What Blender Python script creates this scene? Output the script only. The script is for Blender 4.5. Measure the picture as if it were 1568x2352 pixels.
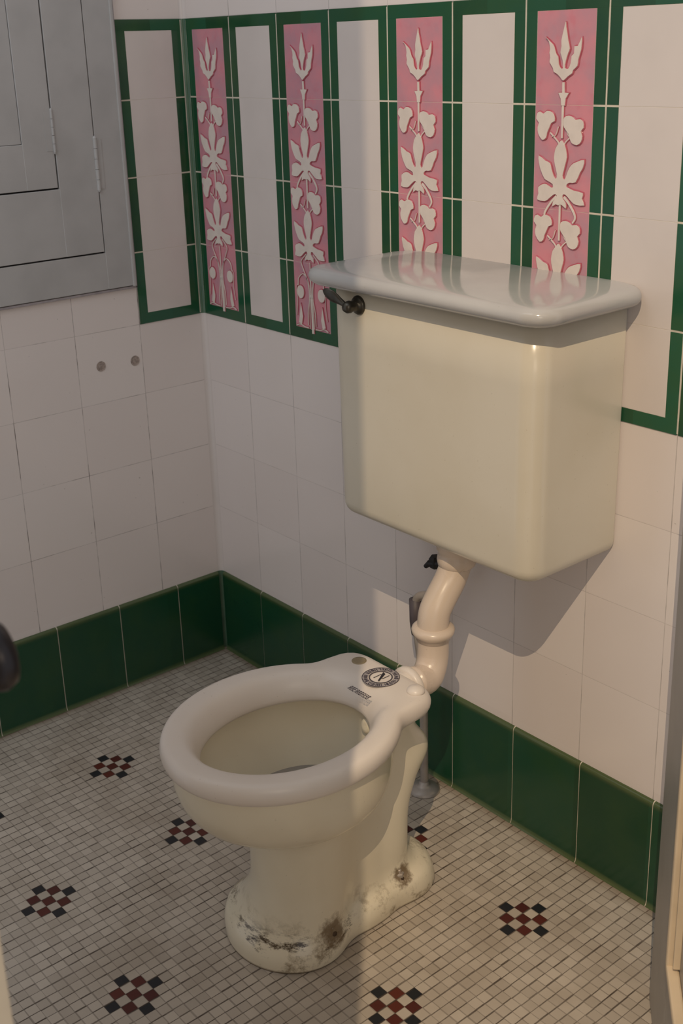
import bpy, bmesh, math, random
from mathutils import Vector, Matrix
from mathutils.geometry import tessellate_polygon
import numpy as np
random.seed(4)
for o in list(bpy.data.objects): bpy.data.objects.remove(o)
S = bpy.context.scene
C = S.collection
PI = math.pi

# ------------------------------------------------------------------ camera
cd = bpy.data.cameras.new('camera'); cam = bpy.data.objects.new('camera', cd); C.objects.link(cam)
cam.location = (2.175791, -1.402351, 1.364467)
cam.rotation_euler = (1.2313796, 0.0295925, 0.8754549)
cd.sensor_fit = 'VERTICAL'; cd.sensor_height = 36; cd.sensor_width = 24
cd.lens = 2730.46 / 2352 * 36
cd.shift_y = -(1176 - 1065.37) / 2352
cd.shift_x = 0.0003
cd.clip_start = .02
cd.dof.use_dof = True; cd.dof.focus_distance = 1.95; cd.dof.aperture_fstop = 8
S.camera = cam

# ------------------------------------------------------------------ world, lights, exposure
w = bpy.data.worlds.new('world'); S.world = w; w.use_nodes = True
w.node_tree.nodes['Background'].inputs[0].default_value = (0.91, 0.95, 1.03, 1)
w.node_tree.nodes['Background'].inputs[1].default_value = 0.56
def lamp(name, kind, loc, energy, color, size, target=None, size_y=None):
    l = bpy.data.lights.new(name, kind); l.energy = energy; l.color = color
    if kind == 'AREA':
        l.size = size
        if size_y: l.shape = 'RECTANGLE'; l.size_y = size_y
    else: l.shadow_soft_size = size
    o = bpy.data.objects.new(name, l); C.objects.link(o); o.location = loc
    if target is not None:
        o.rotation_euler = (Vector(target) - Vector(loc)).to_track_quat('-Z', 'Y').to_euler()
    return o
hl = lamp('hall_lamp', 'SPOT', (2.62, -1.98, 3.10), 232, (1.0, 0.78, 0.53), .004, (1.15, -.45, .05))
hl.data.spot_size = math.radians(76); hl.data.spot_blend = 1.0
lamp('warm_fill', 'AREA', (2.95, -1.75, 1.55), 5.0, (1.0, 0.82, 0.62), .7, (0.95, -0.45, 0.35))  # added soft warm fill from the corridor side, not an actual fitting
lamp('cool_fill', 'AREA', (0.9, -1.9, 2.7), 8, (0.93, 0.97, 1.0), 1.2, (0.5, -0.2, 0.9))  # added cool fill for the upper walls; no window stands there
S.view_settings.view_transform = 'Standard'; S.view_settings.look = 'None'
S.view_settings.exposure = 0.0; S.view_settings.gamma = 1.0
try: S.view_settings.use_curve_mapping = False
except Exception: pass

# ------------------------------------------------------------------ material helpers
def srgb(r, g, b):
    f = lambda c: (c/255/12.92 if c/255 <= .04045 else ((c/255+.055)/1.055)**2.4)
    return (f(r), f(g), f(b), 1)
class N:
    def __init__(s, name, rough=.3, spec=.5):
        s.m = bpy.data.materials.new(name); s.m.use_nodes = True; s.t = s.m.node_tree
        s.b = s.t.nodes['Principled BSDF']; s.b.inputs['Roughness'].default_value = rough
        s.b.inputs['Specular IOR Level'].default_value = spec
        g = s.t.nodes.new('ShaderNodeNewGeometry'); s.pos = g.outputs['Position']; s.normal = g.outputs['Normal']
        sx = s.t.nodes.new('ShaderNodeSeparateXYZ'); s.t.links.new(s.pos, sx.inputs[0])
        s.x, s.y, s.z = sx.outputs
    def put(s, sock, v):
        if isinstance(v, (int, float)): sock.default_value = v
        elif isinstance(v, tuple): sock.default_value = v
        else: s.t.links.new(v, sock)
    def math(s, op, a, b=0.0, c=0.0, clamp=False):
        n = s.t.nodes.new('ShaderNodeMath'); n.operation = op; n.use_clamp = clamp
        for k, v in enumerate((a, b, c)): s.put(n.inputs[k], v)
        return n.outputs[0]
    def mix(s, f, a, b, mode='MIX'):
        n = s.t.nodes.new('ShaderNodeMix'); n.data_type = 'RGBA'; n.blend_type = mode
        s.put(n.inputs[0], f); s.put(n.inputs[6], a); s.put(n.inputs[7], b); return n.outputs[2]
    def comb(s, x, y, z=0.0):
        n = s.t.nodes.new('ShaderNodeCombineXYZ')
        for k, v in enumerate((x, y, z)): s.put(n.inputs[k], v)
        return n.outputs[0]
    def white(s, vec):
        n = s.t.nodes.new('ShaderNodeTexWhiteNoise'); n.noise_dimensions = '3D'; s.put(n.inputs['Vector'], vec); return n.outputs['Value']
    def noise(s, scale, detail=3, rough=.5, vec=None):
        n = s.t.nodes.new('ShaderNodeTexNoise'); n.inputs['Scale'].default_value = scale; n.inputs['Detail'].default_value = detail
        n.inputs['Roughness'].default_value = rough
        s.put(n.inputs['Vector'], s.pos if vec is None else vec); return n.outputs['Fac']
    def step(s, v, a, b):
        n = s.t.nodes.new('ShaderNodeMapRange'); n.interpolation_type = 'SMOOTHSTEP'
        s.put(n.inputs['Value'], v); n.inputs['From Min'].default_value = a; n.inputs['From Max'].default_value = b; return n.outputs[0]
    def bump(s, h, strength=.3, dist=.001):
        n = s.t.nodes.new('ShaderNodeBump'); n.inputs['Strength'].default_value = strength; n.inputs['Distance'].default_value = dist
        s.put(n.inputs['Height'], h); s.t.links.new(n.outputs[0], s.b.inputs['Normal'])
    def base(s, v): s.put(s.b.inputs['Base Color'], v); return s.m
def plain(name, col, rough=.3, metal=0, spec=.5, var=.04, scale=30):
    n = N(name, rough, spec); n.b.inputs['Metallic'].default_value = metal
    f = n.noise(scale, 3); dark = tuple(c*(1-var*4) for c in col[:3]) + (1,)
    return n.base(n.mix(n.step(f, .3, .8), col, dark))

TW = .1524; TH = .15083; PZ = .81897; XO = .0068; YO = .0100; BH = .2015
WHITE = srgb(230, 221, 216)
def line_mask(n, v, off, pitch, half):   # 1 on a joint
    f = n.math('FRACT', n.math('DIVIDE', n.math('SUBTRACT', v, off), pitch))
    d = n.math('MULTIPLY', n.math('MINIMUM', f, n.math('SUBTRACT', 1.0, f)), pitch)
    return n.math('SUBTRACT', 1.0, n.step(d, half*.5, half*1.5))
def wall_mat(name, axis, off, dirt):
    n = N(name, .17, .5)
    h = n.x if axis == 'x' else n.y
    lv = line_mask(n, h, off, TW, .0007); lh = n.math('MULTIPLY', line_mask(n, n.z, PZ, TH, .0006), n.math('GREATER_THAN', n.z, .25))
    fx = n.math('FLOOR', n.math('DIVIDE', n.math('SUBTRACT', h, off), TW)); fz = n.math('FLOOR', n.math('DIVIDE', n.math('SUBTRACT', n.z, PZ), TH))
    tone = n.white(n.comb(fx, fz, 3.0))
    base = n.mix(tone, WHITE, srgb(226, 216, 211))
    stain = n.step(n.noise(9, 4, .7), .42, .66)
    base = n.mix(n.math('MULTIPLY', n.step(n.noise(2.3, 3), .4, .8), .25), base, srgb(208, 194, 182))
    a = n.math('MULTIPLY', lv, n.math('ADD', .22, n.math('MULTIPLY', stain, dirt)))
    b = n.math('MULTIPLY', lh, n.math('ADD', .16, n.math('MULTIPLY', stain, dirt*.6)))
    g = n.math('MAXIMUM', a, b, clamp=True)
    speck = n.step(n.noise(140, 2, .4), .76, .79)
    g = n.math('MAXIMUM', g, n.math('MULTIPLY', speck, .35), clamp=True)
    n.bump(n.math('SUBTRACT', n.noise(7, 2), n.math('MULTIPLY', n.math('MAXIMUM', lv, lh), .5)), .12, .002)
    return n.base(n.mix(g, base, srgb(72, 58, 48)))
M_wall_back = wall_mat('white_tile_back', 'x', XO, .35)
M_wall_left = wall_mat('white_tile_left', 'y', -YO, .75)
def green_mat(name, olive=False, dark=1.0):
    n = N(name, .16, .5)
    cell = n.comb(n.math('FLOOR', n.math('DIVIDE', n.math('SUBTRACT', n.math('SUBTRACT', n.x, n.y), XO), TW/2)), n.math('FLOOR', n.math('DIVIDE', n.math('SUBTRACT', n.z, PZ), TH)), 1.0)
    c = n.mix(n.white(cell), srgb(22*dark, 68*dark, 40*dark), srgb(30*dark, 88*dark, 62*dark))
    c = n.mix(n.math('MULTIPLY', n.step(n.noise(14, 4), .35, .75), .45), c, srgb(46*dark, 84*dark, 38*dark))
    if olive:
        cell = n.comb(n.math('FLOOR', n.math('DIVIDE', n.math('SUBTRACT', n.math('SUBTRACT', n.x, n.y), .012), TW)), 2.0, 1.0)
        c = n.mix(n.white(cell), srgb(24*dark, 66*dark, 42*dark), srgb(30*dark, 78*dark, 54*dark))
        c = n.mix(n.math('MULTIPLY', n.step(n.noise(14, 4), .35, .75), .4), c, srgb(44*dark, 78*dark, 40*dark))
        e = n.math('ADD', n.math('SUBTRACT', 1.0, n.step(n.z, .003, .012)), n.step(n.z, BH-.014, BH-.002), clamp=True)
        c = n.mix(n.math('MULTIPLY', e, .6), c, srgb(98, 104, 66))
        n.b.inputs['Roughness'].default_value = .22
    n.bump(n.noise(25, 3), .06, .001)
    return n.base(c)
M_green = green_mat('green_glaze')
M_greenb = green_mat('green_glaze_base', True, .98)
M_grout = plain('cream_grout', srgb(216, 206, 188), .8, var=.05)
M_relief = plain('relief_cream_glaze', srgb(226, 214, 204), .16, var=.02, scale=60)
M_whitepanel = plain('panel_white_glaze', srgb(220, 210, 204), .15, var=.015, scale=9)
def pink_mat():
    n = N('pink_glaze', .15, .5)
    c = n.mix(n.step(n.noise(18, 4), .3, .7), srgb(216, 140, 150), srgb(190, 142, 154))
    c = n.mix(n.math('MULTIPLY', n.step(n.noise(50, 3), .5, .8), .35), c, srgb(208, 108, 124))
    return n.base(c)
M_pink = pink_mat()
M_outline = plain('pooled_crimson_glaze', srgb(186, 88, 104), .2, var=.06, scale=90)

FP = .0189; FX = .8345; FY = -.466
def floor_mat():
    n = N('mosaic_floor', .33, .4)
    u = n.math('DIVIDE', n.math('SUBTRACT', n.x, FX - FP/2), FP); v = n.math('DIVIDE', n.math('SUBTRACT', n.y, FY - FP/2), FP)
    iu = n.math('FLOOR', u); iv = n.math('FLOOR', v)
    # small crookedness of each chip
    r1 = n.white(n.comb(iu, iv, 5.0)); r2 = n.white(n.comb(iu, iv, 9.0)); r3 = n.white(n.comb(iu, iv, 2.0))
    def edge(fr, rr):
        f = n.math('ADD', n.math('FRACT', fr), n.math('MULTIPLY', n.math('SUBTRACT', rr, .5), .07))
        return n.math('MINIMUM', f, n.math('SUBTRACT', 1.0, f))
    eu = edge(u, r1); ev = edge(v, r2)
    gu = n.math('SUBTRACT', 1.0, n.step(eu, .030, .080)); gv = n.math('SUBTRACT', 1.0, n.step(ev, .025, .070))
    g = n.math('MAXIMUM', n.math('MULTIPLY', gv, .5), gu)
    def wrap(i):
        return n.math('SUBTRACT', n.math('FLOORED_MODULO', n.math('ADD', i, 7.0), 15.0), 7.0)
    a = wrap(iu); b = wrap(iv)
    d2 = n.math('ADD', n.math('MULTIPLY', a, a), n.math('MULTIPLY', b, b))
    red = n.math('MAXIMUM', n.math('COMPARE', d2, 0.0, .1), n.math('COMPARE', d2, 2.0, .1))
    inside = n.math('MULTIPLY', n.math('GREATER_THAN', n.x, .06), n.math('LESS_THAN', n.x, 1.3))
    blk = n.math('MULTIPLY', n.math('COMPARE', d2, 4.0, .1), inside); red = n.math('MULTIPLY', red, inside)
    t = n.mix(r3, srgb(198, 187, 172), srgb(178, 167, 153))
    t = n.mix(n.math('MULTIPLY', n.step(n.noise(5, 4, .6), .4, .75), .4), t, srgb(140, 124, 104))
    t = n.mix(red, t, n.mix(r1, srgb(92, 38, 26), srgb(74, 30, 26)))
    t = n.mix(blk, t, srgb(30, 32, 36))
    grime = n.step(n.noise(12, 4, .7), .3, .7)
    t = n.mix(n.math('MULTIPLY', g, n.math('ADD', .55, n.math('MULTIPLY', grime, .4))), t, srgb(66, 54, 44))
    # browner, mottled strip along the walls
    wd = n.math('MINIMUM', n.math('MULTIPLY', n.y, -1.0), n.x)
    t = n.mix(n.math('MULTIPLY', n.math('SUBTRACT', 1.0, n.step(wd, .008, .035)), n.math('ADD', .3, n.math('MULTIPLY', n.noise(30, 3), .5))), t, srgb(104, 78, 50))
    # stained patch round the foot
    n.bump(n.math('SUBTRACT', 1.0, g), .35, .0012)
    n.put(n.b.inputs['Roughness'], n.math('ADD', .35, n.math('MULTIPLY', g, .4)))
    return n.base(t)
M_floor = floor_mat()
def porcelain(name, col, col2, rough=.1, dirt=False):
    n = N(name, rough, .5)
    c = n.mix(n.step(n.noise(6, 3), .35, .75), col, col2)
    c = n.mix(n.math('MULTIPLY', n.step(n.noise(260, 2), .72, .78), .3), c, srgb(140, 120, 92))
    if dirt:
        low = n.math('SUBTRACT', 1.0, n.step(n.z, .02, .115))
        k = n.step(n.noise(16, 6, .75), .50, .66)
        c = n.mix(n.math('MULTIPLY', n.math('MULTIPLY', low, k), .75), c, srgb(112, 92, 62))
        band = n.math('MULTIPLY', n.step(n.z, .022, .034), n.math('SUBTRACT', 1.0, n.step(n.z, .046, .075)))
        front = n.math('SUBTRACT', 1.0, n.step(n.y, -.44, -.40))
        st = n.noise(13, 6, .8, n.comb(n.math('MULTIPLY', n.x, 1.0), n.math('MULTIPLY', n.y, 1.0), n.math('MULTIPLY', n.z, 3.0)))
        c = n.mix(n.math('MULTIPLY', n.math('MULTIPLY', band, front), n.step(st, .5, .62)), c, srgb(74, 60, 44))
        for bx0, by0, bz0, rr0 in ((.949, -.303, .050, .026), (.969, -.470, .050, .034)):
            dx, dy, dz = (n.math('SUBTRACT', q, w) for q, w in ((n.x, bx0), (n.y, by0), (n.z, bz0)))
            dd = n.math('SQRT', n.math('ADD', n.math('ADD', n.math('MULTIPLY', dx, dx), n.math('MULTIPLY', dy, dy)), n.math('MULTIPLY', dz, dz)))
            dd = n.math('ADD', dd, n.math('MULTIPLY', n.math('SUBTRACT', n.noise(60, 5, .7), .5), .045))
            c = n.mix(n.math('MULTIPLY', n.math('SUBTRACT', 1.0, n.step(dd, rr0*.45, rr0)), .85), c, srgb(96, 72, 40))
        seam = n.math('SUBTRACT', 1.0, n.step(n.z, .001, .007))
        c = n.mix(n.math('MULTIPLY', seam, .75), c, srgb(96, 74, 50))
    n.put(n.b.inputs['Roughness'], n.math('ADD', rough, n.math('MULTIPLY', n.noise(20, 3), .12)))
    return n.base(c)
M_china = porcelain('toilet_china', srgb(230, 221, 198), srgb(222, 211, 186), .12, True)
M_rim = porcelain('rim_china', srgb(226, 216, 205), srgb(220, 208, 195), .27)
M_tank = porcelain('tank_china', srgb(212, 204, 186), srgb(207, 198, 178), .16)
M_lid = porcelain('lid_china', srgb(190, 188, 185), srgb(178, 176, 174), .07)
M_pipe = porcelain('pipe_paint', srgb(214, 197, 180), srgb(208, 190, 170), .2)
M_water = plain('toilet_water', srgb(168, 162, 160), .04, var=.06, scale=20)
M_grime = plain('rust_grime', srgb(78, 58, 38), .7, var=.15, scale=120)
M_black = plain('black_rubber', srgb(28, 26, 28), .5)
M_bronze = plain('tarnished_metal', srgb(88, 84, 76), .34, metal=.85, var=.1, scale=60)
M_steel = plain('dull_steel', srgb(176, 166, 156), .4, metal=.25, var=.06)
M_darksleeve = plain('dark_sleeve', srgb(82, 74, 78), .5)
M_stamp = plain('stamp_ink', srgb(78, 72, 80), .5, var=.1, scale=400)
M_band = plain('stamp_band', srgb(178, 170, 168), .4, var=.08, scale=500)
M_stampdark = plain('stamp_ink_dark', srgb(42, 40, 44), .5)
M_grey = plain('grey_paint', srgb(182, 180, 178), .38, var=.03, scale=12)
M_greyd = plain('grey_paint_door', srgb(164, 160, 154), .4, var=.03, scale=12)
M_cream = plain('cream_paint', srgb(226, 206, 176), .4, var=.03, scale=20)
M_plaster = plain('caulk', srgb(172, 164, 166), .7, var=.06, scale=80)
M_gap = plain('dark_gap', srgb(34, 32, 34), .8)
M_knob = plain('dark_knob', srgb(44, 38, 38), .35, metal=.4)
M_blocker = plain('blocker_paint', srgb(196, 184, 168), .6)

# ------------------------------------------------------------------ mesh helpers
def link(name, bm, mats, parent=None, smooth=True, kind=None, label=None):
    me = bpy.data.meshes.new(name); bmesh.ops.recalc_face_normals(bm, faces=bm.faces[:]); bm.to_mesh(me); bm.free()
    for m in (mats if isinstance(mats, (list, tuple)) else [mats]): me.materials.append(m)
    for p in me.polygons: p.use_smooth = smooth
    o = bpy.data.objects.new(name, me); C.objects.link(o)
    if parent is not None: o.parent = parent; o.matrix_parent_inverse = Matrix.Translation(-Vector(parent.location))
    if kind: o['kind'] = kind
    if label: o['label'] = label
    return o
def thing(name, label, cat, loc, group=None):
    o = bpy.data.objects.new(name, None); C.objects.link(o); o.location = loc; o.empty_display_size = .05
    if label: o['label'] = label
    if cat: o['category'] = cat
    if group: o['group'] = group
    return o
def tag(o, label, cat): o['label'] = label; o['category'] = cat; return o
def box(bm, lo, hi, bev=0, mat=0, seg=2):
    v = [bm.verts.new((x, y, z)) for x in (lo[0], hi[0]) for y in (lo[1], hi[1]) for z in (lo[2], hi[2])]
    fs = [bm.faces.new([v[i] for i in q]) for q in ((0,1,3,2),(4,6,7,5),(0,4,5,1),(2,3,7,6),(0,2,6,4),(1,5,7,3))]
    for f in fs: f.material_index = mat
    if bev > 0:
        es = list({e for f in fs for e in f.edges})
        r = bmesh.ops.bevel(bm, geom=es, offset=bev, segments=seg, affect='EDGES', profile=.5)
        for f in r['faces']: f.material_index = mat
def loft(bm, rings, cap0=True, cap1=True, mat=0, closed=True):
    R_ = [[bm.verts.new(p) for p in r] for r in rings]
    n = len(R_[0])
    for a, b in zip(R_, R_[1:]):
        for i in range(n if closed else n-1):
            f = bm.faces.new((a[i], a[(i+1) % n], b[(i+1) % n], b[i])); f.material_index = mat
    if cap0: bm.faces.new(R_[0][::-1]).material_index = mat
    if cap1: bm.faces.new(R_[-1]).material_index = mat
    return R_
def tube(bm, pts, rad, seg=20, cap=True, mat=0):
    pts = [Vector(p) for p in pts]; n = len(pts)
    rs = rad if isinstance(rad, (list, tuple)) else [rad]*n
    up = None; rings = []
    for i, p in enumerate(pts):
        t = (pts[min(i+1, n-1)] - pts[max(i-1, 0)]).normalized()
        if up is None: up = Vector((0, 0, 1)) if abs(t.z) < .9 else Vector((1, 0, 0))
        a = t.cross(up).normalized(); up = a.cross(t).normalized()
        rings.append([p + rs[i]*(math.cos(2*PI*k/seg)*a + math.sin(2*PI*k/seg)*up) for k in range(seg)])
    loft(bm, rings, cap, cap, mat)
def catmull(P, n=8):
    P = [Vector(p) for p in P]; Q = [P[0]*2-P[1]] + P + [P[-1]*2-P[-2]]; out = []
    for i in range(1, len(Q)-2):
        for k in range(n):
            t = k/n; a, b, c, d = Q[i-1:i+3]
            out.append(.5*((2*b)+(-a+c)*t+(2*a-5*b+4*c-d)*t*t+(-a+3*b-3*c+d)*t**3))
    return out + [P[-1]]
def lathe(bm, prof, centre, axis='z', seg=32, mat=0, mtx=None):
    rings = []
    for r, h in prof:
        ring = []
        for k in range(seg):
            c, s_ = math.cos(2*PI*k/seg)*max(r, 1e-5), math.sin(2*PI*k/seg)*max(r, 1e-5)
            v = {'z': Vector((c, s_, h)), 'x': Vector((h, c, s_)), 'y': Vector((c, h, s_))}[axis]
            ring.append(Vector(centre) + (mtx @ v if mtx else v))
        rings.append(ring)
    loft(bm, rings, True, True, mat)

# ------------------------------------------------------------------ shell
bm = bmesh.new(); box(bm, (-.12, -1.35, -.06), (3.0, .12, 0)); link('floor', bm, M_floor, smooth=False, kind='structure')
bm = bmesh.new(); box(bm, (0, 0, 0), (1.62, .12, 2.6)); wall_back = link('wall_back', bm, M_wall_back, smooth=False, kind='structure')
bm = bmesh.new(); box(bm, (-.12, -1.35, 0), (0, .12, 2.6)); wall_left = link('wall_left', bm, M_wall_left, smooth=False, kind='structure')
# unseen wall piece added behind the viewer to cut the lamp light
bm = bmesh.new(); box(bm, (1.93, -2.6, 0), (2.05, -1.434, 3.2)); link('wall_blocker', bm, M_blocker, smooth=False, kind='structure')

def baseboard(name, axis, joints):
    bm = bmesh.new()
    T = .007
    def prof():   # (out, z)
        pts = [(T+.004, 0), (T+.0015, .003), (T, .008), (T, BH-.007)]
        for k in range(1, 6):
            a = k/5*PI/2; pts.append((T-.007*(1-math.cos(a)), BH-.007+.007*math.sin(a)))
        return pts + [(0, BH)]
    for a, b in zip(joints, joints[1:]):
        for (s, e, m, k) in ((a+.0011, b-.0011, 0, 1.0), (b-.0011, b+.0011, 1, .82)):
            r0 = []; r1 = []
            for o_, z in prof():
                o_ *= k
                if axis == 'x': r0.append((s, -o_, z)); r1.append((e, -o_, z))
                else: r0.append((-(-o_), -s, z)); r1.append((o_, -e, z))
            back = (0, 0)
            if axis == 'x': r0.append((s, 0, 0)); r1.append((e, 0, 0))
            else: r0.append((0, -s, 0)); r1.append((0, -e, 0))
            loft(bm, [r0, r1], True, True, m)
    o = link(name, bm, [M_greenb, M_grout], smooth=False, kind='structure'); return o
bx = [.0118+k*TW for k in range(0, 11)]
bx[5] += .003; bx[6] += .004; bx[7] += .003
baseboard('baseboard_back', 'x', [.012] + bx[1:9] + [1.42])
baseboard('baseboard_left', 'y', [.012] + [.1264+k*TW for k in range(8)])

# cove bead in the corner: white / green band / green base
def cove(z0, z1, r, m, name):
    bm = bmesh.new(); rings = []
    for z in (z0, z1):
        ring = [(0, 0, z)]
        for k in range(9):
            a = k/8*PI/2; ring.append((r - r*math.sin(a), -(r - r*math.cos(a)), z))
        rings.append(ring)
    loft(bm, rings); link(name, bm, m, smooth=False, kind='structure')
n_ = N('cove_green', .2); gm = n_.base(n_.mix(n_.step(n_.noise(20, 3), .3, .7), srgb(70, 100, 78), srgb(86, 112, 88)))
cove(BH, PZ, .012, M_whitepanel, 'trim_1')
cove(PZ, PZ+4*TH, .013, gm, 'trim_2')
cove(PZ+4*TH, 2.6, .012, M_whitepanel, 'trim_3')
cove(0, BH, .016, gm, 'trim_4')

# ------------------------------------------------------------------ tall bordered tile panels
def P2(wall, u, z, d):      # wall coords -> world; d = distance out from the wall
    return (u, -d, z) if wall == 'b' else (d, -u, z)
def slab(bm, wall, u0, u1, z0, z1, d, mat, bev=.0006):
    a = P2(wall, u0, z0, -.001); b = P2(wall, u1, z1, d)
    lo = [min(a[i], b[i]) for i in range(3)]; hi = [max(a[i], b[i]) for i in range(3)]
    box(bm, lo, hi, bev, mat, 1)
def poly_relief(bm, pts, place, depth, mat, inset=.05):
    # pts in local (u,z) metres ; place -> world
    n = len(pts)
    area = sum(pts[i][0]*pts[(i+1) % n][1]-pts[(i+1) % n][0]*pts[i][1] for i in range(n))
    if area < 0: pts = pts[::-1]
    def off(e):
        out = []
        for i in range(n):
            p0, p1, p2 = Vector(pts[i-1]), Vector(pts[i]), Vector(pts[(i+1) % n])
            d1 = (p1-p0).normalized(); d2 = (p2-p1).normalized()
            nrm = Vector((-(d1.y+d2.y), d1.x+d2.x))
            if nrm.length < 1e-6: nrm = Vector((-d1.y, d1.x))
            nrm.normalize(); out.append(p1 + nrm*e)
        return out
    o1 = off(.00035)
    r0 = [bm.verts.new(place(q[0], q[1], .0004)) for q in pts]
    r1 = [bm.verts.new(place(q.x, q.y, depth)) for q in o1]
    for i in range(n): bm.faces.new((r0[i], r0[(i+1) % n], r1[(i+1) % n], r1[i])).material_index = mat
    for t in tessellate_polygon([[Vector((p[0], p[1], 0)) for p in pts]]):
        try: bm.faces.new([r1[k] for k in t]).material_index = mat
        except ValueError: pass
def outline(bm, pts, place, r, mat, closed=True):
    P = [Vector(place(a, b, .0012)) for a, b in pts]
    if closed: P = P + [P[0], P[1]]
    tube(bm, P, r, 5, False, mat)
# motif measured in a 'pixel' frame: X0 centre, half-width 335, tile height 1253
def conv(pts, X0top, X0bot, Y0, Y1, hw=335., shear=.07):
    out = []
    for X, Y in pts:
        t = (Y - Y0)/(Y1 - Y0); xc = X0top + (X0bot-X0top)*t
        Yc = Y - (X-xc)*shear*t
        out.append(((X-xc)/hw, 1-(Yc-Y0)/(Y1-Y0)))
    return out
LEAF = [(762,95),(800,165),(815,230),(822,300),(805,380),(788,450),(772,520),(785,560),(805,545),(838,450),(880,380),(940,345),(1022,320),(1008,420),(975,480),(925,595),(860,600),(825,622),(818,650),(840,662),(900,690),(1010,720),(1000,790),(1025,870),(925,865),(870,820),(810,750),(780,748),(772,790),(810,850),(812,915),(760,872),(720,880),(690,870),(650,895),(660,830),(702,780),(695,748),(665,752),(610,800),(560,835),(465,815),(480,740),(480,660),(550,620),(600,640),(650,668),(655,625),(600,590),(555,560),(510,460),(490,380),(485,285),(560,340),(620,370),(640,440),(668,530),(695,555),(705,500),(682,400),(670,300),(690,190),(730,130)]
TREL = [(470,1060),(500,1038),(545,1062),(585,1028),(645,1042),(675,1090),(678,1150),(640,1172),(615,1230),(590,1290),(575,1350),(530,1372),(482,1300),(475,1220),(490,1170),(458,1125)]
TRER = [(792,1100),(840,1078),(895,1098),(920,1125),(970,1115),(1010,1150),(1015,1220),(985,1262),(1002,1320),(985,1390),(940,1425),(880,1400),(855,1340),(840,1290),(790,1220),(780,1160)]
BUD = [(800,290),(806,350),(820,430),(830,500),(850,600),(830,655),(805,740),(795,820),(835,825),(862,760),(872,680),(900,650),(905,570),(945,565),(990,470),(985,590),(975,640),(950,730),(940,800),(890,850),(880,885),(830,920),(775,970),(740,930),(700,890),(660,865),(650,820),(610,750),(618,700),(608,640),(615,600),(600,510),(560,460),(650,545),(672,600),(690,660),(712,690),(722,780),(748,825),(772,815),(765,730),(740,640),(752,570),(750,500),(772,400)]
CUP = [(762,985),(792,985),(793,1105),(845,1108),(805,1180),(795,1262),(752,1262),(745,1180),(717,1108),(762,1105)]
leafT = conv(LEAF, 770, 735, -313, 940)
def tref(p): # trefoils of the lower copy lie 1253 below
    return conv([(x, y-1253-20) for x, y in p], 770, 745, -313, 940, 335)
trL, trR = tref(TREL), tref(TRER)
budT = conv(BUD, 800, 770, -25, 1255, 345, .0); cupT = conv(CUP, 800, 770, -25, 1255, 345, .0)
HWID = .053
def strip_poly(path, w0, w1=None):
    P = [Vector(p) for p in path]; n = len(P); L = []; Rr = []
    for i in range(n):
        t = (P[min(i+1, n-1)]-P[max(i-1, 0)]).normalized(); nn = Vector((-t.y, t.x)); wv = w0 + ((w1 if w1 is not None else w0)-w0)*i/(n-1)
        L.append(P[i]+nn*wv); Rr.append(P[i]-nn*wv)
    return [tuple(p) for p in L + Rr[::-1]]
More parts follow.
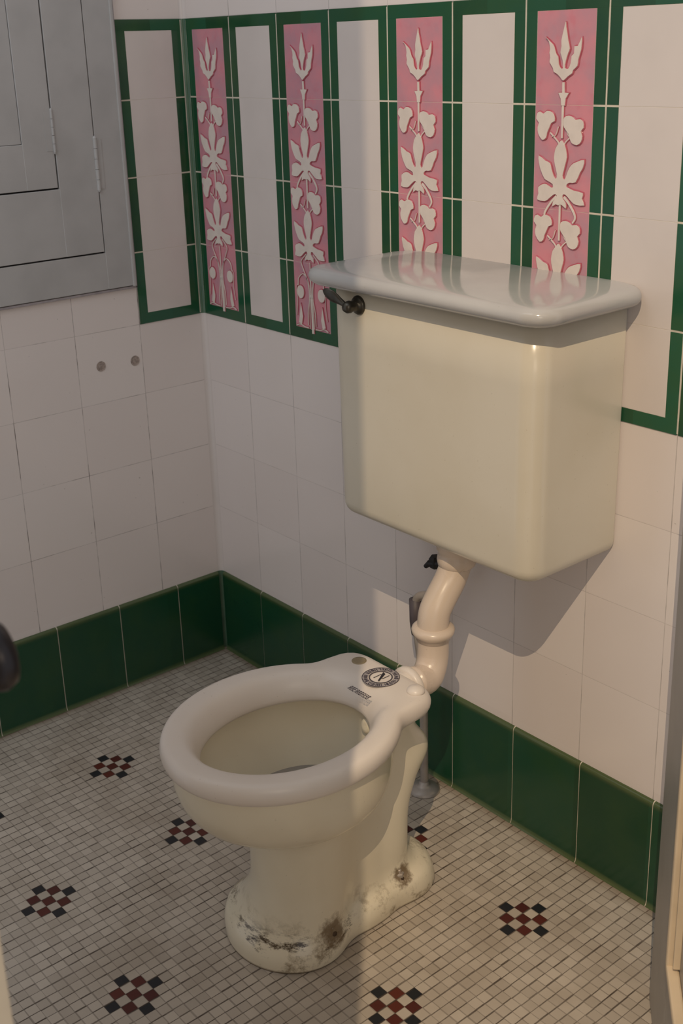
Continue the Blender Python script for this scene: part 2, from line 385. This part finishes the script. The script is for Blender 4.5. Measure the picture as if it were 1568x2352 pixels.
def panel(wall, parent, u0, pink, label):
    zb = PZ; zt = PZ+4*TH; u1 = u0+TW; b = .0225; g = .0011
    bm = bmesh.new()
    for r in range(4):
        za = zb+r*TH+(g if r else 0); zc = zb+(r+1)*TH-(g if r < 3 else 0)
        slab(bm, wall, u0+g, u0+b, za, zc, .0016, 0); slab(bm, wall, u1-b, u1-g, za, zc, .0016, 0)
    slab(bm, wall, u0+g, u1-g, zb, zb+b, .0017, 0); slab(bm, wall, u0+g, u1-g, zt-b+.001, zt, .0017, 0)
    # grout between the pieces
    slab(bm, wall, u0-g, u1-g, zb+.002, zt-.002, .0013, 1, 0)
    brd = link('green_border', bm, [M_green, M_grout], parent, smooth=False)
    bm = bmesh.new()
    for r in range(4):
        za = zb+r*TH+(.0002 if r else b); zc = zb+(r+1)*TH-(.0002 if r < 3 else b-.001)
        slab(bm, wall, u0+b, u1-b, za, zc, .0016, 0, .0003)
    fld = link('pink_tile_field' if pink else 'white_tile_field', bm, M_pink if pink else M_whitepanel, parent, smooth=False, label=label)
    if not pink: return
    uc = (u0+u1)/2
    br = bmesh.new(); bo = bmesh.new()
    W_ = (TW-2*b)/2
    def mk(row):
        return lambda a, c, d: P2(wall, uc+a, zb+row*TH+c, d+.0009)
    def both(polyN, row, depth=.0038):
        pts = [(a*W_, c*TH) for a, c in polyN]
        if len(pts) > 10:      # round the drawn outline a little
            n_p = len(pts); sm = []
            for i in range(n_p):
                p0, p1, p2, p3 = (Vector(pts[(i+j) % n_p]) for j in (-1, 0, 1, 2))
                sm.append(tuple(p1)); t = .5
                q = .5*((2*p1)+(p2-p0)*t+(2*p0-5*p1+4*p2-p3)*t*t+(-p0+3*p1-3*p2+p3)*t**3); sm.append(tuple(q))
            pts = sm
        poly_relief(br, pts, mk(row), depth, 0); outline(bo, pts, mk(row), .0015, 0)
    def path(pathN, row, w0, w1=None, depth=.003):
        pts = [(a*W_, c*TH) for a, c in pathN]
        sm = [tuple(p.xy) for p in catmull([(p[0], p[1], 0) for p in pts], 5)]
        pl = strip_poly(sm, w0, w1); poly_relief(br, pl, mk(row), depth, 0); outline(bo, pl, mk(row), .0009, 0)
    both(budT, 3); both(cupT, 3, .0035)
    path([(0, .02), (0, -.14), (0, -.31)], 3, .0022, .0016)
    for row in (1, 2):
        both(leafT, row)
        both(trL, row); both(trR, row)
        for s in (-1, 1):
            path([(s*.42, .74), (s*.28, .70), (s*.13, .655), (s*.08, .62)], row, .0012)
            path([(s*.36, .70), (s*.22, .72), (s*.13, .80)], row, .0008)
        # stem to the leaf above
        if row == 1: path([(0, 1.06), (0, .86), (0, .70)], row, .0020, .0016)
        tend = [(.13, .135), (.30, .08), (.48, .0), (.55, -.06), (.46, -.115)] if row == 2 else None
        if tend:
            for s in (-1, 1): path([(s*a, c) for a, c in tend], row, .0022, .0016)
    # root tile
    path([(0, 1.02), (.0, .7), (.02, .4), (.04, .1)], 0, .0010, .0034)
    for s in (-1, 1):
        path([(s*.20, 1.12), (s*.50, 1.02), (s*.40, .92), (s*.16, .76), (s*.10, .55), (s*.20, .38), (s*.22, .2)], 0, .0011)
        path([(s*.06, .55), (s*.14, .76), (s*.40, .86), (s*.68, .80), (s*.74, .70)], 0, .0012)
        path([(s*.04, .6), (s*.10, .4), (s*.12, .16)], 0, .0010)
        ov = [(s*(.60+.20*math.cos(t)), .62+.085*math.sin(t)) for t in [k*2*PI/16 for k in range(16)]]
        both(ov, 0, .0036)
        both([(s*.62, .47), (s*.70, .33), (s*.78, .21), (s*.60, .19), (s*.52, .30)], 0, .003)
        path([(s*.92, .165), (s*.70, .19), (s*.45, .17), (s*.2, .165)], 0, .0013)
        path([(s*.74, .72), (s*.85, .66), (s*.80, .50), (s*.88, .30)], 0, .0007)
    link('crimson_outline', bo, M_outline, fld, smooth=False)
    link('flower_relief', br, M_relief, fld, smooth=False)
pk = ['second', 'third', 'fourth']
for k in range(0, 9):
    panel('b', wall_back, XO+k*TW, k % 2 == 0, None)
panel('l', wall_left, YO, False, None)

# two filled fixing holes in the left wall
bm = bmesh.new()
for y, z in ((-.262, .747), (-.181, .744)):
    lathe(bm, [(.011, .0002), (.0105, .0012), (.008, .0006), (.004, .0010), (.0, .0012)], (0, y, z), 'x', 14)
link('filled_hole', bm, plain('filler', srgb(176, 160, 150), .8, var=.12, scale=200), wall_left, label='greyish filled fixing holes', smooth=False)

# ------------------------------------------------------------------ shuttered window in the left wall
win = thing('window_1', 'grey painted window shutters set in a grey frame on the left wall', None, (0, -.45, .905)); win['kind'] = 'structure'
def yb(bm, y0, y1, z0, z1, x0, x1, bev=.0012, mat=0): box(bm, (x0, min(y0, y1), z0), (x1, max(y0, y1), z1), bev, mat, 2)
ZT = 1.75
bm = bmesh.new()
yb(bm, -.1665, -.2315, .905, ZT, .0, .009)
yb(bm, -.1665, -.80, .905, .9795, .0, .0085)
yb(bm, -.1665, -.1745, .903, ZT, .0, .0115, .002)
link('window_frame', bm, M_grey, win, smooth=False)
bm = bmesh.new(); yb(bm, -.1625, -.1665, .8985, ZT, .0, .006, .001); yb(bm, -.1625, -.80, .8985, .9035, .0, .006, .001)
link('caulk_line', bm, M_plaster, win, smooth=False)
bm = bmesh.new(); yb(bm, -.2300, -.80, .979, ZT, .0, .002, 0); link('shadow_gap', bm, M_gap, win, smooth=False)
bm = bmesh.new()
yb(bm, -.2335, -.3180, .9825, ZT, .001, .010)
yb(bm, -.2335, -.80, .9825, 1.1145, .001, .0095)
link('outer_shutter', bm, M_grey, win, smooth=False)
bm = bmesh.new()
yb(bm, -.3205, -.3850, 1.1175, ZT, .001, .0095)
yb(bm, -.3205, -.80, 1.1175, 1.2030, .001, .0090)
yb(bm, -.3855, -.80, 1.2035, ZT, .001, .0075)
link('inner_shutter', bm, M_grey, win, smooth=False)
for y, z0, z1, r in ((-.2325, 1.105, 1.205, .0042), (-.3195, 1.185, 1.262, .0030)):
    bm = bmesh.new(); z = z0; nk = 5
    for k in range(nk):
        tube(bm, [(.0105, y, z0+(z1-z0)*k/nk+.0003), (.0105, y, z0+(z1-z0)*(k+1)/nk-.0003)], r, 14)
    lathe(bm, [(0, -.005), (r*.7, -.003), (r*1.05, 0), (r*.6, .002)], (.0105, y, z0), 'z', 12)
    lathe(bm, [(r*.6, -.002), (r*1.05, 0), (r*.7, .003), (0, .005)], (.0105, y, z1), 'z', 12)
    yb(bm, y-.016, y+.014, z0+.002, z1-.002, .0085, .0102, .0)
    link('hinge', bm, M_grey, win, smooth=False)

# ------------------------------------------------------------------ doors
HX, HY = 1.3590, -.1715
th = math.radians(-49.3); D = Vector((math.cos(th), math.sin(th), 0)); NN = Vector((D.y, -D.x, 0))   # NN faces the toilet room viewer side
if NN.y > 0: NN = -NN
door = thing('door_1', 'grey panelled door standing open at the right edge of the view', None, (HX, HY, 0)); door['kind'] = 'structure'
def dbox(bm, s0, s1, z0, z1, n0, n1, bev=.0015):
    t = bmesh.new(); box(t, (s0, n0, z0), (s1, n1, z1), bev, 0, 2)
    for v in t.verts: v.co = Vector((HX, HY, 0)) + D*v.co.x + NN*v.co.y + Vector((0, 0, v.co.z))
    me = bpy.data.meshes.new('t'); t.to_mesh(me); t.free(); bm.from_mesh(me); bpy.data.meshes.remove(me)
DL = .74
bm = bmesh.new()
dbox(bm, 0, .17, .004, 2.0, -.036, 0); dbox(bm, DL-.12, DL, .004, 2.0, -.036, 0)
dbox(bm, .17, DL-.12, .004, .215, -.036, 0); dbox(bm, .17, DL-.12, .9, 1.05, -.036, 0); dbox(bm, .17, DL-.12, 1.86, 2.0, -.036, 0)
link('door_leaf', bm, M_greyd, door, smooth=False)
bm = bmesh.new(); dbox(bm, .165, DL-.115, .21, 1.87, -.024, -.012, 0); link('door_panel', bm, M_greyd, door, smooth=False)
bm = bmesh.new()
for z0, z1 in ((.212, .90), (1.05, 1.86)):
    for (a, b, c, d) in ((.168, .180, z0, z1), (DL-.138, DL-.118, z0, z1), (.168, DL-.118, z0, z0+.012), (.168, DL-.118, z1-.016, z1)):
        dbox(bm, a, b, c, d, -.012, .004, .003); 
    for (a, b, c, d) in ((.188, .193, z0+.018, z1-.018),): dbox(bm, a, b, c, d, -.012, -.003, .001)
link('panel_moulding', bm, M_cream, door, smooth=False, label='cream edged panel moulding')

door2 = thing('door_2', 'cream door edge standing at the lower left corner, nearest the viewer', None, (1.13, -1.19, 0)); door2['kind'] = 'structure'
bm = bmesh.new(); box(bm, (.74, -1.206, .004), (1.508, -1.171, 2.0), .002); link('door_leaf', bm, M_cream, door2, smooth=False)
kb = bmesh.new()
lathe(kb, [(0, .0), (.024, 0), (.024, .003), (.012, .006), (.0095, .012), (.0095, .022), (.016, .028), (.024, .036), (.0255, .043), (.0225, .050), (.012, .054), (0, .055)], (1.455, -1.1695, .973), 'y', 32)
link('door_knob', kb, M_knob, door2, label='dark metal door knob')

# ------------------------------------------------------------------ toilet
TX = .9
toilet = thing('toilet', 'old cream porcelain toilet bowl without seat, on the mosaic floor', 'toilet', (TX, -.37, 0))
def lean(z): return .893 + .036*z - .012*max(0, 1-z/.12)
def sE(x, y, cy, a, b, ox=0.0):   # approximate signed distance of ellipse
    x -= ox; k = math.sqrt((x/a)**2 + ((y-cy)/b)**2); return (k-1)*min(a, b)
def smin(a, b, k):
    h = max(k-abs(a-b), 0)/k; return min(a, b) - h*h*k*.25
def sRB(x, y, cy, hx, hy, r):
    qx = abs(x)-(hx-r); qy = abs(y-cy)-(hy-r)
    return math.hypot(max(qx, 0), max(qy, 0)) + min(max(qx, qy), 0) - r
NS = 120
def trace(f, cy, grow=0.0):
    out = []
    for i in range(NS):
        a = 2*PI*i/NS; dx, dy = math.cos(a), math.sin(a); lo, hi = 0.0, .45
        # outermost crossing
        t = .45
        while t > 0 and f(t*dx, cy+t*dy) > 0: t -= .004
        lo, hi = max(t, 0), t+.004
        for _ in range(14):
            m = (lo+hi)/2
            if f(m*dx, cy+m*dy) > 0: hi = m
            else: lo = m
        out.append((lo*dx, cy+lo*dy))
    return out
# z : front (cy,a,b), rear(cy,a,b), mid(cy,a,b), k
BODY = [
 (.000, (-.484,.110,.096,-.006), (-.272,.087,.078), (-.375,.089,.14), .02),
 (.006, (-.484,.112,.097,-.006), (-.272,.088,.079), (-.375,.090,.14), .02),
 (.026, (-.484,.113,.097,-.009), (-.276,.087,.077), (-.375,.090,.14), .02),
 (.040, (-.482,.110,.093,-.012), (-.279,.082,.073), (-.375,.085,.14), .02),
 (.047, (-.480,.104,.089,-.011), (-.281,.073,.066), (-.375,.078,.13), .02),
 (.055, (-.477,.098,.087,-.009), (-.296,.062,.058), (-.380,.068,.12), .02),
 (.070, (-.473,.092,.084,-.006), (-.304,.055,.050), (-.385,.064,.12), .02),
 (.095, (-.469,.085,.081,-.002), (-.305,.054,.049), (-.385,.061,.12), .02),
 (.125, (-.466,.080,.081,.0), (-.307,.053,.048), (-.385,.060,.12), .02),
 (.160, (-.466,.079,.082,.0), (-.307,.053,.049), (-.390,.060,.12), .02),
 (.195, (-.467,.080,.083,.0), (-.302,.054,.053), (-.395,.060,.12), .02),
 (.230, (-.467,.083,.086,.0), (-.292,.056,.062), (-.395,.060,.12), .018),
 (.249, (-.471,.096,.100,.0), (-.285,.058,.069), (-.395,.060,.12), .018),
 (.261, (-.477,.115,.123,.0), (-.281,.059,.071), (-.39,.060,.12), .018),
 (.272, (-.482,.131,.143,.0), (-.280,.059,.070), (-.38,.060,.12), .018),
 (.286, (-.487,.142,.158,.0), (-.283,.058,.064), (-.37,.060,.12), .018),
 (.303, (-.490,.149,.167,.0), (-.292,.056,.052), (-.36,.060,.12), .018),
 (.322, (-.493,.153,.172,.0), (-.302,.054,.043), (-.36,.058,.12), .02),
 (.342, (-.495,.1555,.174,.0), (-.309,.052,.036), (-.36,.058,.12), .02),
 (.372, (-.496,.157,.176,.0), (-.312,.050,.032), (-.36,.058,.11), .02),
 (.392, (-.496,.157,.176,.0), (-.312,.050,.032), (-.36,.058,.11), .02),
]
INNER = [(.390,-.490,.126,.155),(.376,-.490,.126,.155),(.362,-.489,.126,.155),(.345,-.488,.124,.152),(.325,-.485,.117,.145),(.300,-.481,.105,.131),(.280,-.477,.093,.116),(.262,-.472,.081,.101),(.245,-.468,.068,.084),(.225,-.463,.054,.066),(.205,-.46,.038,.046),(.195,-.46,.018,.022)]
bm = bmesh.new(); rings = []
def interp(tab, z):
    for A, B in zip(tab, tab[1:]):
        if A[0] <= z <= B[0]:
            t = (z-A[0])/(B[0]-A[0])
            L = lambda p, q: tuple(a+(b-a)*t for a, b in zip(p, q))
            return L(A[1], B[1]), L(A[2], B[2]), L(A[3], B[3]), A[4]+(B[4]-A[4])*t
zs = []
for A, B in zip(BODY, BODY[1:]): zs += [A[0], (A[0]+B[0])/2]
zs.append(BODY[-1][0])
for z in zs:
    F_, R_, Mm, k = interp(BODY, z)
    f = lambda x, y: smin(smin(sE(x, y, *F_), sE(x, y, *Mm), k), sE(x, y, *R_), k)
    rings.append([(lean(z)+x, y, z) for x, y in trace(f, -.40)])
# light smoothing along z
rr = np.array(rings)
for _ in range(2):
    q = rr.copy(); q[14:-3, :, :2] = .25*rr[13:-4, :, :2] + .5*rr[14:-3, :, :2] + .25*rr[15:-2, :, :2]; rr = q
rings = [[tuple(v) for v in r] for r in rr]
def inring(z, cy, a, b):
    out = []
    for i in range(NS):
        an = 2*PI*i/NS; dx, dy = math.cos(an), math.sin(an)
        # intersect the ray from (0,-.40)... ellipse centre differs: use centre-angle instead
        out.append((lean(z)+a*math.cos(an), cy+b*math.sin(an), z))
    return out
rings += [inring(*t) for t in INNER]
loft(bm, rings, True, True); bowl = link('bowl', bm, M_china, toilet)
# rim and deck
def rimf(x, y):
    e = sE(x, y, -.497, .169, .189); d = sRB(x, y, -.3060, .0985, .0340, .027); c = sRB(x, y, -.345, .087, .065, .03)
    return smin(smin(e, c, .035), d, .040)
OUT = trace(rimf, -.45)
INN = []
for i in range(NS):
    a = 2*PI*i/NS; dx, dy = math.cos(a), math.sin(a)
    # ray from (0,-.45) to the ellipse (cy -.490, .107,.134)
    A_ = (dx/.108)**2+(dy/.138)**2; B_ = 2*(.041*dy)/.138**2; C_ = (.041/.138)**2-1
    t = (-B_+math.sqrt(B_*B_-4*A_*C_))/(2*A_); INN.append((t*dx, -.45+t*dy))
ZR = .413
rings = []
def between(off_out=None, off_in=None, z=0):
    ring = []
    for (ox, oy), (ix, iy) in zip(OUT, INN):
        L = math.hypot(ox-ix, oy-iy); ux, uy = (ox-ix)/L, (oy-iy)/L
        sc = min(1.0, L/.078)
        if off_out is not None: x, y = ox-ux*off_out*sc, oy-uy*off_out*sc
        else: x, y = ix+ux*off_in*sc, iy+uy*off_in*sc
        ring.append((lean(ZR)+x, y, z))
    return ring
for o_, z in ((.022, ZR-.036), (.011, ZR-.0348), (.005, ZR-.031), (.0015, ZR-.025), (0, ZR-.018), (.0012, ZR-.011), (.0045, ZR-.005), (.010, ZR-.0014), (.017, ZR)): rings.append(between(off_out=o_, z=z))
for o_, z in ((.040, ZR-.0004), (.031, ZR-.0018), (.023, ZR-.0055), (.0155, ZR-.0115), (.009, ZR-.0195), (.004, ZR-.028), (.001, ZR-.036), (0, ZR-.041), (.002, ZR-.045), (.008, ZR-.047)): rings.append(between(off_in=o_, z=z))
bm = bmesh.new(); R_ = loft(bm, rings, False, False)
for i in range(NS):
    bm.faces.new((R_[0][(i+1) % NS], R_[0][i], R_[-1][i], R_[-1][(i+1) % NS]))
rim = link('rim', bm, M_rim, toilet, label='thick rounded rim widening into the seat deck')
# water
bm = bmesh.new(); z = .2600
loft(bm, [[(lean(z)+.0798*math.cos(2*PI*k/48), -.4715+.0997*math.sin(2*PI*k/48), zz) for k in range(48)] for zz in (z-.002, z)])
link('water', bm, M_water, toilet)
# flush inlet lug inside the bowl
bm = bmesh.new(); lathe(bm, [(.013, 0), (.013, .003), (.010, .006), (.005, .007), (0, .006)], (0, 0, 0), 'z', 20)
for v in bm.verts:
    c = v.co.copy(); v.co = Vector((.925, -.343, .345)) + Matrix.Rotation(math.radians(75), 3, 'X') @ c
link('inlet_lug', bm, M_china, toilet)
# deck inlet horn + collar around the flush pipe end
bm = bmesh.new()
tube(bm, [(.925, -.290, .380), (.925, -.270, .380), (.925, -.250, .380)], [.020, .0285, .029], 28)
tube(bm, [(.925, -.262, .381), (.925, -.259, .381), (.925, -.250, .381), (.925, -.246, .381)], [.029, .0335, .0335, .029], 28)
link('inlet_collar', bm, M_rim, toilet)
# hinge post holes / caps on the deck
bm = bmesh.new(); lathe(bm, [(.0125, -.001), (.0122, .0006), (.009, .0008), (.0, .0006)], (.851, -.2955, ZR), 'z', 24)
link('seat_hole_plug', bm, plain('old_plug', srgb(150, 134, 104), .5), toilet, label='flat discoloured plug')
bm = bmesh.new(); lathe(bm, [(.0145, -.001), (.0142, .002), (.012, .0055), (.007, .008), (0, .009)], (.984, -.294, ZR), 'z', 24)
link('seat_bolt_cap', bm, M_rim, toilet, label='domed cream cap')
# stamped badge
bx_, by_ = .9155, -.3055
bm = bmesh.new()
def flat(pts, z=None, h=.0003):
    z = ZR+.0003 if z is None else z
    lo = [bm.verts.new((x, y, z)) for x, y in pts]; hi = [bm.verts.new((x, y, z+h)) for x, y in pts]; n = len(pts)
    bm.faces.new(hi); bm.faces.new(lo[::-1])
    for i in range(n): bm.faces.new((lo[i], lo[(i+1) % n], hi[(i+1) % n], hi[i]))
def ring(r0, r1, n=48):
    for i in range(n):
        a, b = 2*PI*i/n, 2*PI*(i+1)/n
        flat([(bx_+r0*math.cos(a), by_+r0*math.sin(a)), (bx_+r1*math.cos(a), by_+r1*math.sin(a)), (bx_+r1*math.cos(b), by_+r1*math.sin(b)), (bx_+r0*math.cos(b), by_+r0*math.sin(b))])
ring(.0293, .0305); ring(.0172, .0192)
link('badge_ring', bm, M_stamp, rim, smooth=False, label='grey printed round badge ring')
bm = bmesh.new(); _z = ZR; ZR -= .00015; ring(.0207, .0288, 72); ZR = _z
link('badge_band', bm, M_band, rim, smooth=False, label='pale grey band of worn lettering')
bm = bmesh.new()
for i in range(54):
    a = 2*PI*i/54 + random.uniform(-.02, .02); tw = random.uniform(.0006, .0011); r0 = .0212+random.uniform(0, .001); r1 = .0282-random.uniform(0, .0012)
    c, s_ = math.cos(a), math.sin(a)
    if i % 9 == 4: continue
    flat([(bx_+r0*c-s_*tw, by_+r0*s_+c*tw), (bx_+r0*c+s_*tw, by_+r0*s_-c*tw), (bx_+r1*c+s_*tw, by_+r1*s_-c*tw), (bx_+r1*c-s_*tw, by_+r1*s_+c*tw)])
    if i % 2:
        rm = random.choice((.0215, .0246, .0276)); b = a+2*PI/54
        flat([(bx_+rm*c, by_+rm*s_), (bx_+(rm+.001)*c, by_+(rm+.001)*s_), (bx_+(rm+.001)*math.cos(b), by_+(rm+.001)*math.sin(b)), (bx_+rm*math.cos(b), by_+rm*math.sin(b))])
link('badge_lettering', bm, M_stamp, rim, smooth=False, label='worn ring of small letters')
bm = bmesh.new()
# letter-like marks of the bar stamp
x = .9055
while x < .951:
    wv = random.choice((.0048, .0056, .0062)); y0, y1 = -.3672, -.3562
    flat([(x, y0), (x+.0011, y0), (x+.0011, y1), (x, y1)])
    k = random.random()
    for yy in ([y0, y1-.0012, (y0+y1)/2] if k < .6 else [y1-.0012, (y0+y1)/2]):
        flat([(x, yy), (x+wv-.0016, yy), (x+wv-.0016, yy+.0012), (x, yy+.0012)])
    if k > .35: flat([(x+wv-.0024, y0), (x+wv-.0014, y0), (x+wv-.0014, y1), (x+wv-.0024, y1)])
    x += wv
link('bar_stamp', bm, M_stamp, rim, smooth=False, label='small grey printed bar of letters')
bm = bmesh.new()
ncx, ncy = .9152, -.3037
for (x, y0, y1) in ((-.0066, -.0115, .0052), (.0054, -.0040, .0115)): flat([(ncx+x, ncy+y0), (ncx+x+.0011, ncy+y0), (ncx+x+.0011, ncy+y1), (ncx+x, ncy+y1)])
flat([(ncx-.0090, ncy+.0118), (ncx-.0020, ncy+.0100), (ncx+.0082, ncy-.0125), (ncx+.0055, ncy-.0125)])
link('badge_letter', bm, M_stampdark, rim, smooth=False, label='bold dark letter N')
# floor bolts
for x, y, z in ((.949, -.303, .0500), (.969, -.470, .0505)):
    bm = bmesh.new()
    lathe(bm, [(.014, -.013), (.0125, -.005), (.010, -.001), (.008, .001), (0, .001)], (x, y, z), 'z', 18, 0)
    lathe(bm, [(.0085, 0), (.0085, .006), (.006, .0075), (0, .0075)], (x, y, z), 'z', 6, 1)
    lathe(bm, [(.0038, .007), (.0038, .012), (.002, .0135), (0, .0135)], (x, y, z), 'z', 12, 1)
    link('floor_bolt', bm, [M_grime, M_steel], toilet, smooth=False, label='rusted floor bolt')

# ------------------------------------------------------------------ cistern
cist = thing('cistern', 'large cream wall-hung porcelain cistern with lid and front lever', 'cistern', (.91, -.1, .603))
def rrect(x0, x1, y0, y1, rf, rb, inset, z, n=8):
    x0 += inset; x1 -= inset; y0 += inset
    rf = max(rf-inset, .002)
    pts = []
    for cx, cy, a0, r in ((x1-rf, y0+rf, -PI/2, rf), (x1-rb, y1-rb, 0, rb), (x0+rb, y1-rb, PI/2, rb), (x0+rf, y0+rf, PI, rf)):
        for k in range(n+1):
            a = a0+PI/2*k/n; pts.append((cx+r*math.cos(a), cy+r*math.sin(a), z))
    return pts
bm = bmesh.new(); rings = []
X0, X1, Y0, Y1 = .681, 1.131, -.200, -.001
zb, zt_ = .602, 1.000; rb_ = .024
for k in range(0, 7):
    a = k/6*PI/2; rings.append(rrect(X0+.004, X1-.004, Y0+.002, Y1, .036, .006, rb_*(1-math.sin(a)), zb+rb_*(1-math.cos(a))))
for t in (.25, .5, .75, 1): rings.append(rrect(X0+.004*(1-t), X1-.004*(1-t), Y0+.002*(1-t), Y1, .036, .006, 0, zb+rb_+(zt_-zb-rb_)*t))
loft(bm, rings); link('tank', bm, M_tank, cist)
def lidring(inset, z):
    return rrect(.6455, 1.1665, -.2330, -.001, .046, .030, inset, z, 10)
bm = bmesh.new()
loft(bm, [lidring(i, z) for i, z in ((.034, .9975), (.020, .998), (.010, 1.0005), (.004, 1.005), (.0012, 1.009), (0, 1.014), (.0012, 1.019), (.005, 1.0235), (.011, 1.0262), (.019, 1.0272), (.028, 1.0278), (.045, 1.0284))])
link('lid', bm, M_lid, cist)
lev = bmesh.new()
lx, ly, lz = .760, -.199, .9745
lathe(lev, [(.0, 0), (.0155, 0), (.0155, -.003), (.0135, -.006), (.009, -.008), (.0085, -.016), (.010, -.020), (.0095, -.026), (.006, -.031), (0, -.032)], (lx, ly, lz), 'y', 28)
tip = Vector((.7165, -.236, .9985)); root = Vector((lx-.004, ly-.022, lz+.001))
dr = (tip-root); pts = []; rings = []
dn = dr.normalized(); sd = dn.cross(Vector((0, 1, 0))).normalized(); nm = dn.cross(sd)
for t, wv, tk in ((0, .0045, .0050), (.12, .0044, .0042), (.28, .0060, .0035), (.45, .0086, .0030), (.62, .0102, .0028), (.78, .0092, .0026), (.9, .0066, .0022), (.97, .0040, .0018), (1.0, .0012, .0010)):
    c = root + dr*t
    rings.append([c + sd*wv*math.cos(2*PI*k/16) + nm*tk*math.sin(2*PI*k/16) for k in range(16)])
loft(lev, rings); link('flush_lever', lev, M_bronze, cist, label='tarnished dark metal flush lever')

# ------------------------------------------------------------------ flush pipe
fp = thing('flush_pipe', 'thick cream curved flush pipe between cistern and bowl', 'pipe', (.91, -.18, .39))
bm = bmesh.new()
path = catmull([(.912, -.131, .605), (.912, -.132, .580), (.912, -.134, .558), (.911, -.146, .532), (.911, -.168, .505), (.911, -.182, .484), (.911, -.186, .455), (.911, -.186, .425), (.912, -.188, .405), (.915, -.196, .388), (.920, -.212, .377), (.925, -.246, .383)], 6)
tube(bm, path, [.0262]*len(path), 32); link('pipe', bm, M_pipe, fp)
bm = bmesh.new()
lathe(bm, [(.026, -.017), (.0278, -.016), (.0282, -.010), (.0315, -.008), (.0350, -.003), (.0360, .002), (.0345, .006), (.0300, .009), (.026, .010)], (.911, -.1855, .453), 'z', 32)
link('pipe_collar', bm, M_pipe, fp)
bm = bmesh.new()
lathe(bm, [(.027, -.012), (.031, -.008), (.0325, .0), (.0315, .008), (.030, .012), (.031, .016), (.0335, .020), (.0345, .040), (.0, .040)], (.912, -.1325, .5640), 'z', 32)
link('coupling_nut', bm, M_pipe, fp)

# ------------------------------------------------------------------ water supply pipe behind
sp = thing('supply_pipe', 'thin grey water supply pipe behind the flush pipe, rising from floor', 'pipe', (.745, -.05, 0))
bm = bmesh.new()
path = catmull([(.746, -.052, .003), (.746, -.052, .12), (.746, -.053, .22), (.740, -.056, .30), (.735, -.06, .36), (.740, -.061, .408), (.775, -.062, .430), (.812, -.066, .470), (.826, -.072, .52), (.828, -.074, .603)], 6)
tube(bm, path, .0078, 16); link('pipe', bm, M_steel, sp)
bm = bmesh.new(); tube(bm, [(.737, -.058, .335), (.735, -.06, .36), (.7355, -.0615, .405)], .0115, 16); link('sleeve', bm, M_darksleeve, sp, label='dark sleeve')
bm = bmesh.new()
lathe(bm, [(.009, -.014), (.012, -.010), (.012, .004), (.009, .008)], (.808, -.080, .512), 'z', 6); tube(bm, [(.830, -.076, .512), (.800, -.088, .506), (.793, -.090, .498)], [.008, .006, .004], 10)
link('coupling_nut', bm, M_black, sp, smooth=False, label='black coupling nut')
bm = bmesh.new(); lathe(bm, [(.031, 0), (.031, .002), (.027, .006), (.018, .011), (.010, .013), (.0095, .018), (.0, .018)], (.748, -.055, 0), 'z', 32)
link('floor_flange', bm, M_steel, sp, label='dull round floor flange')
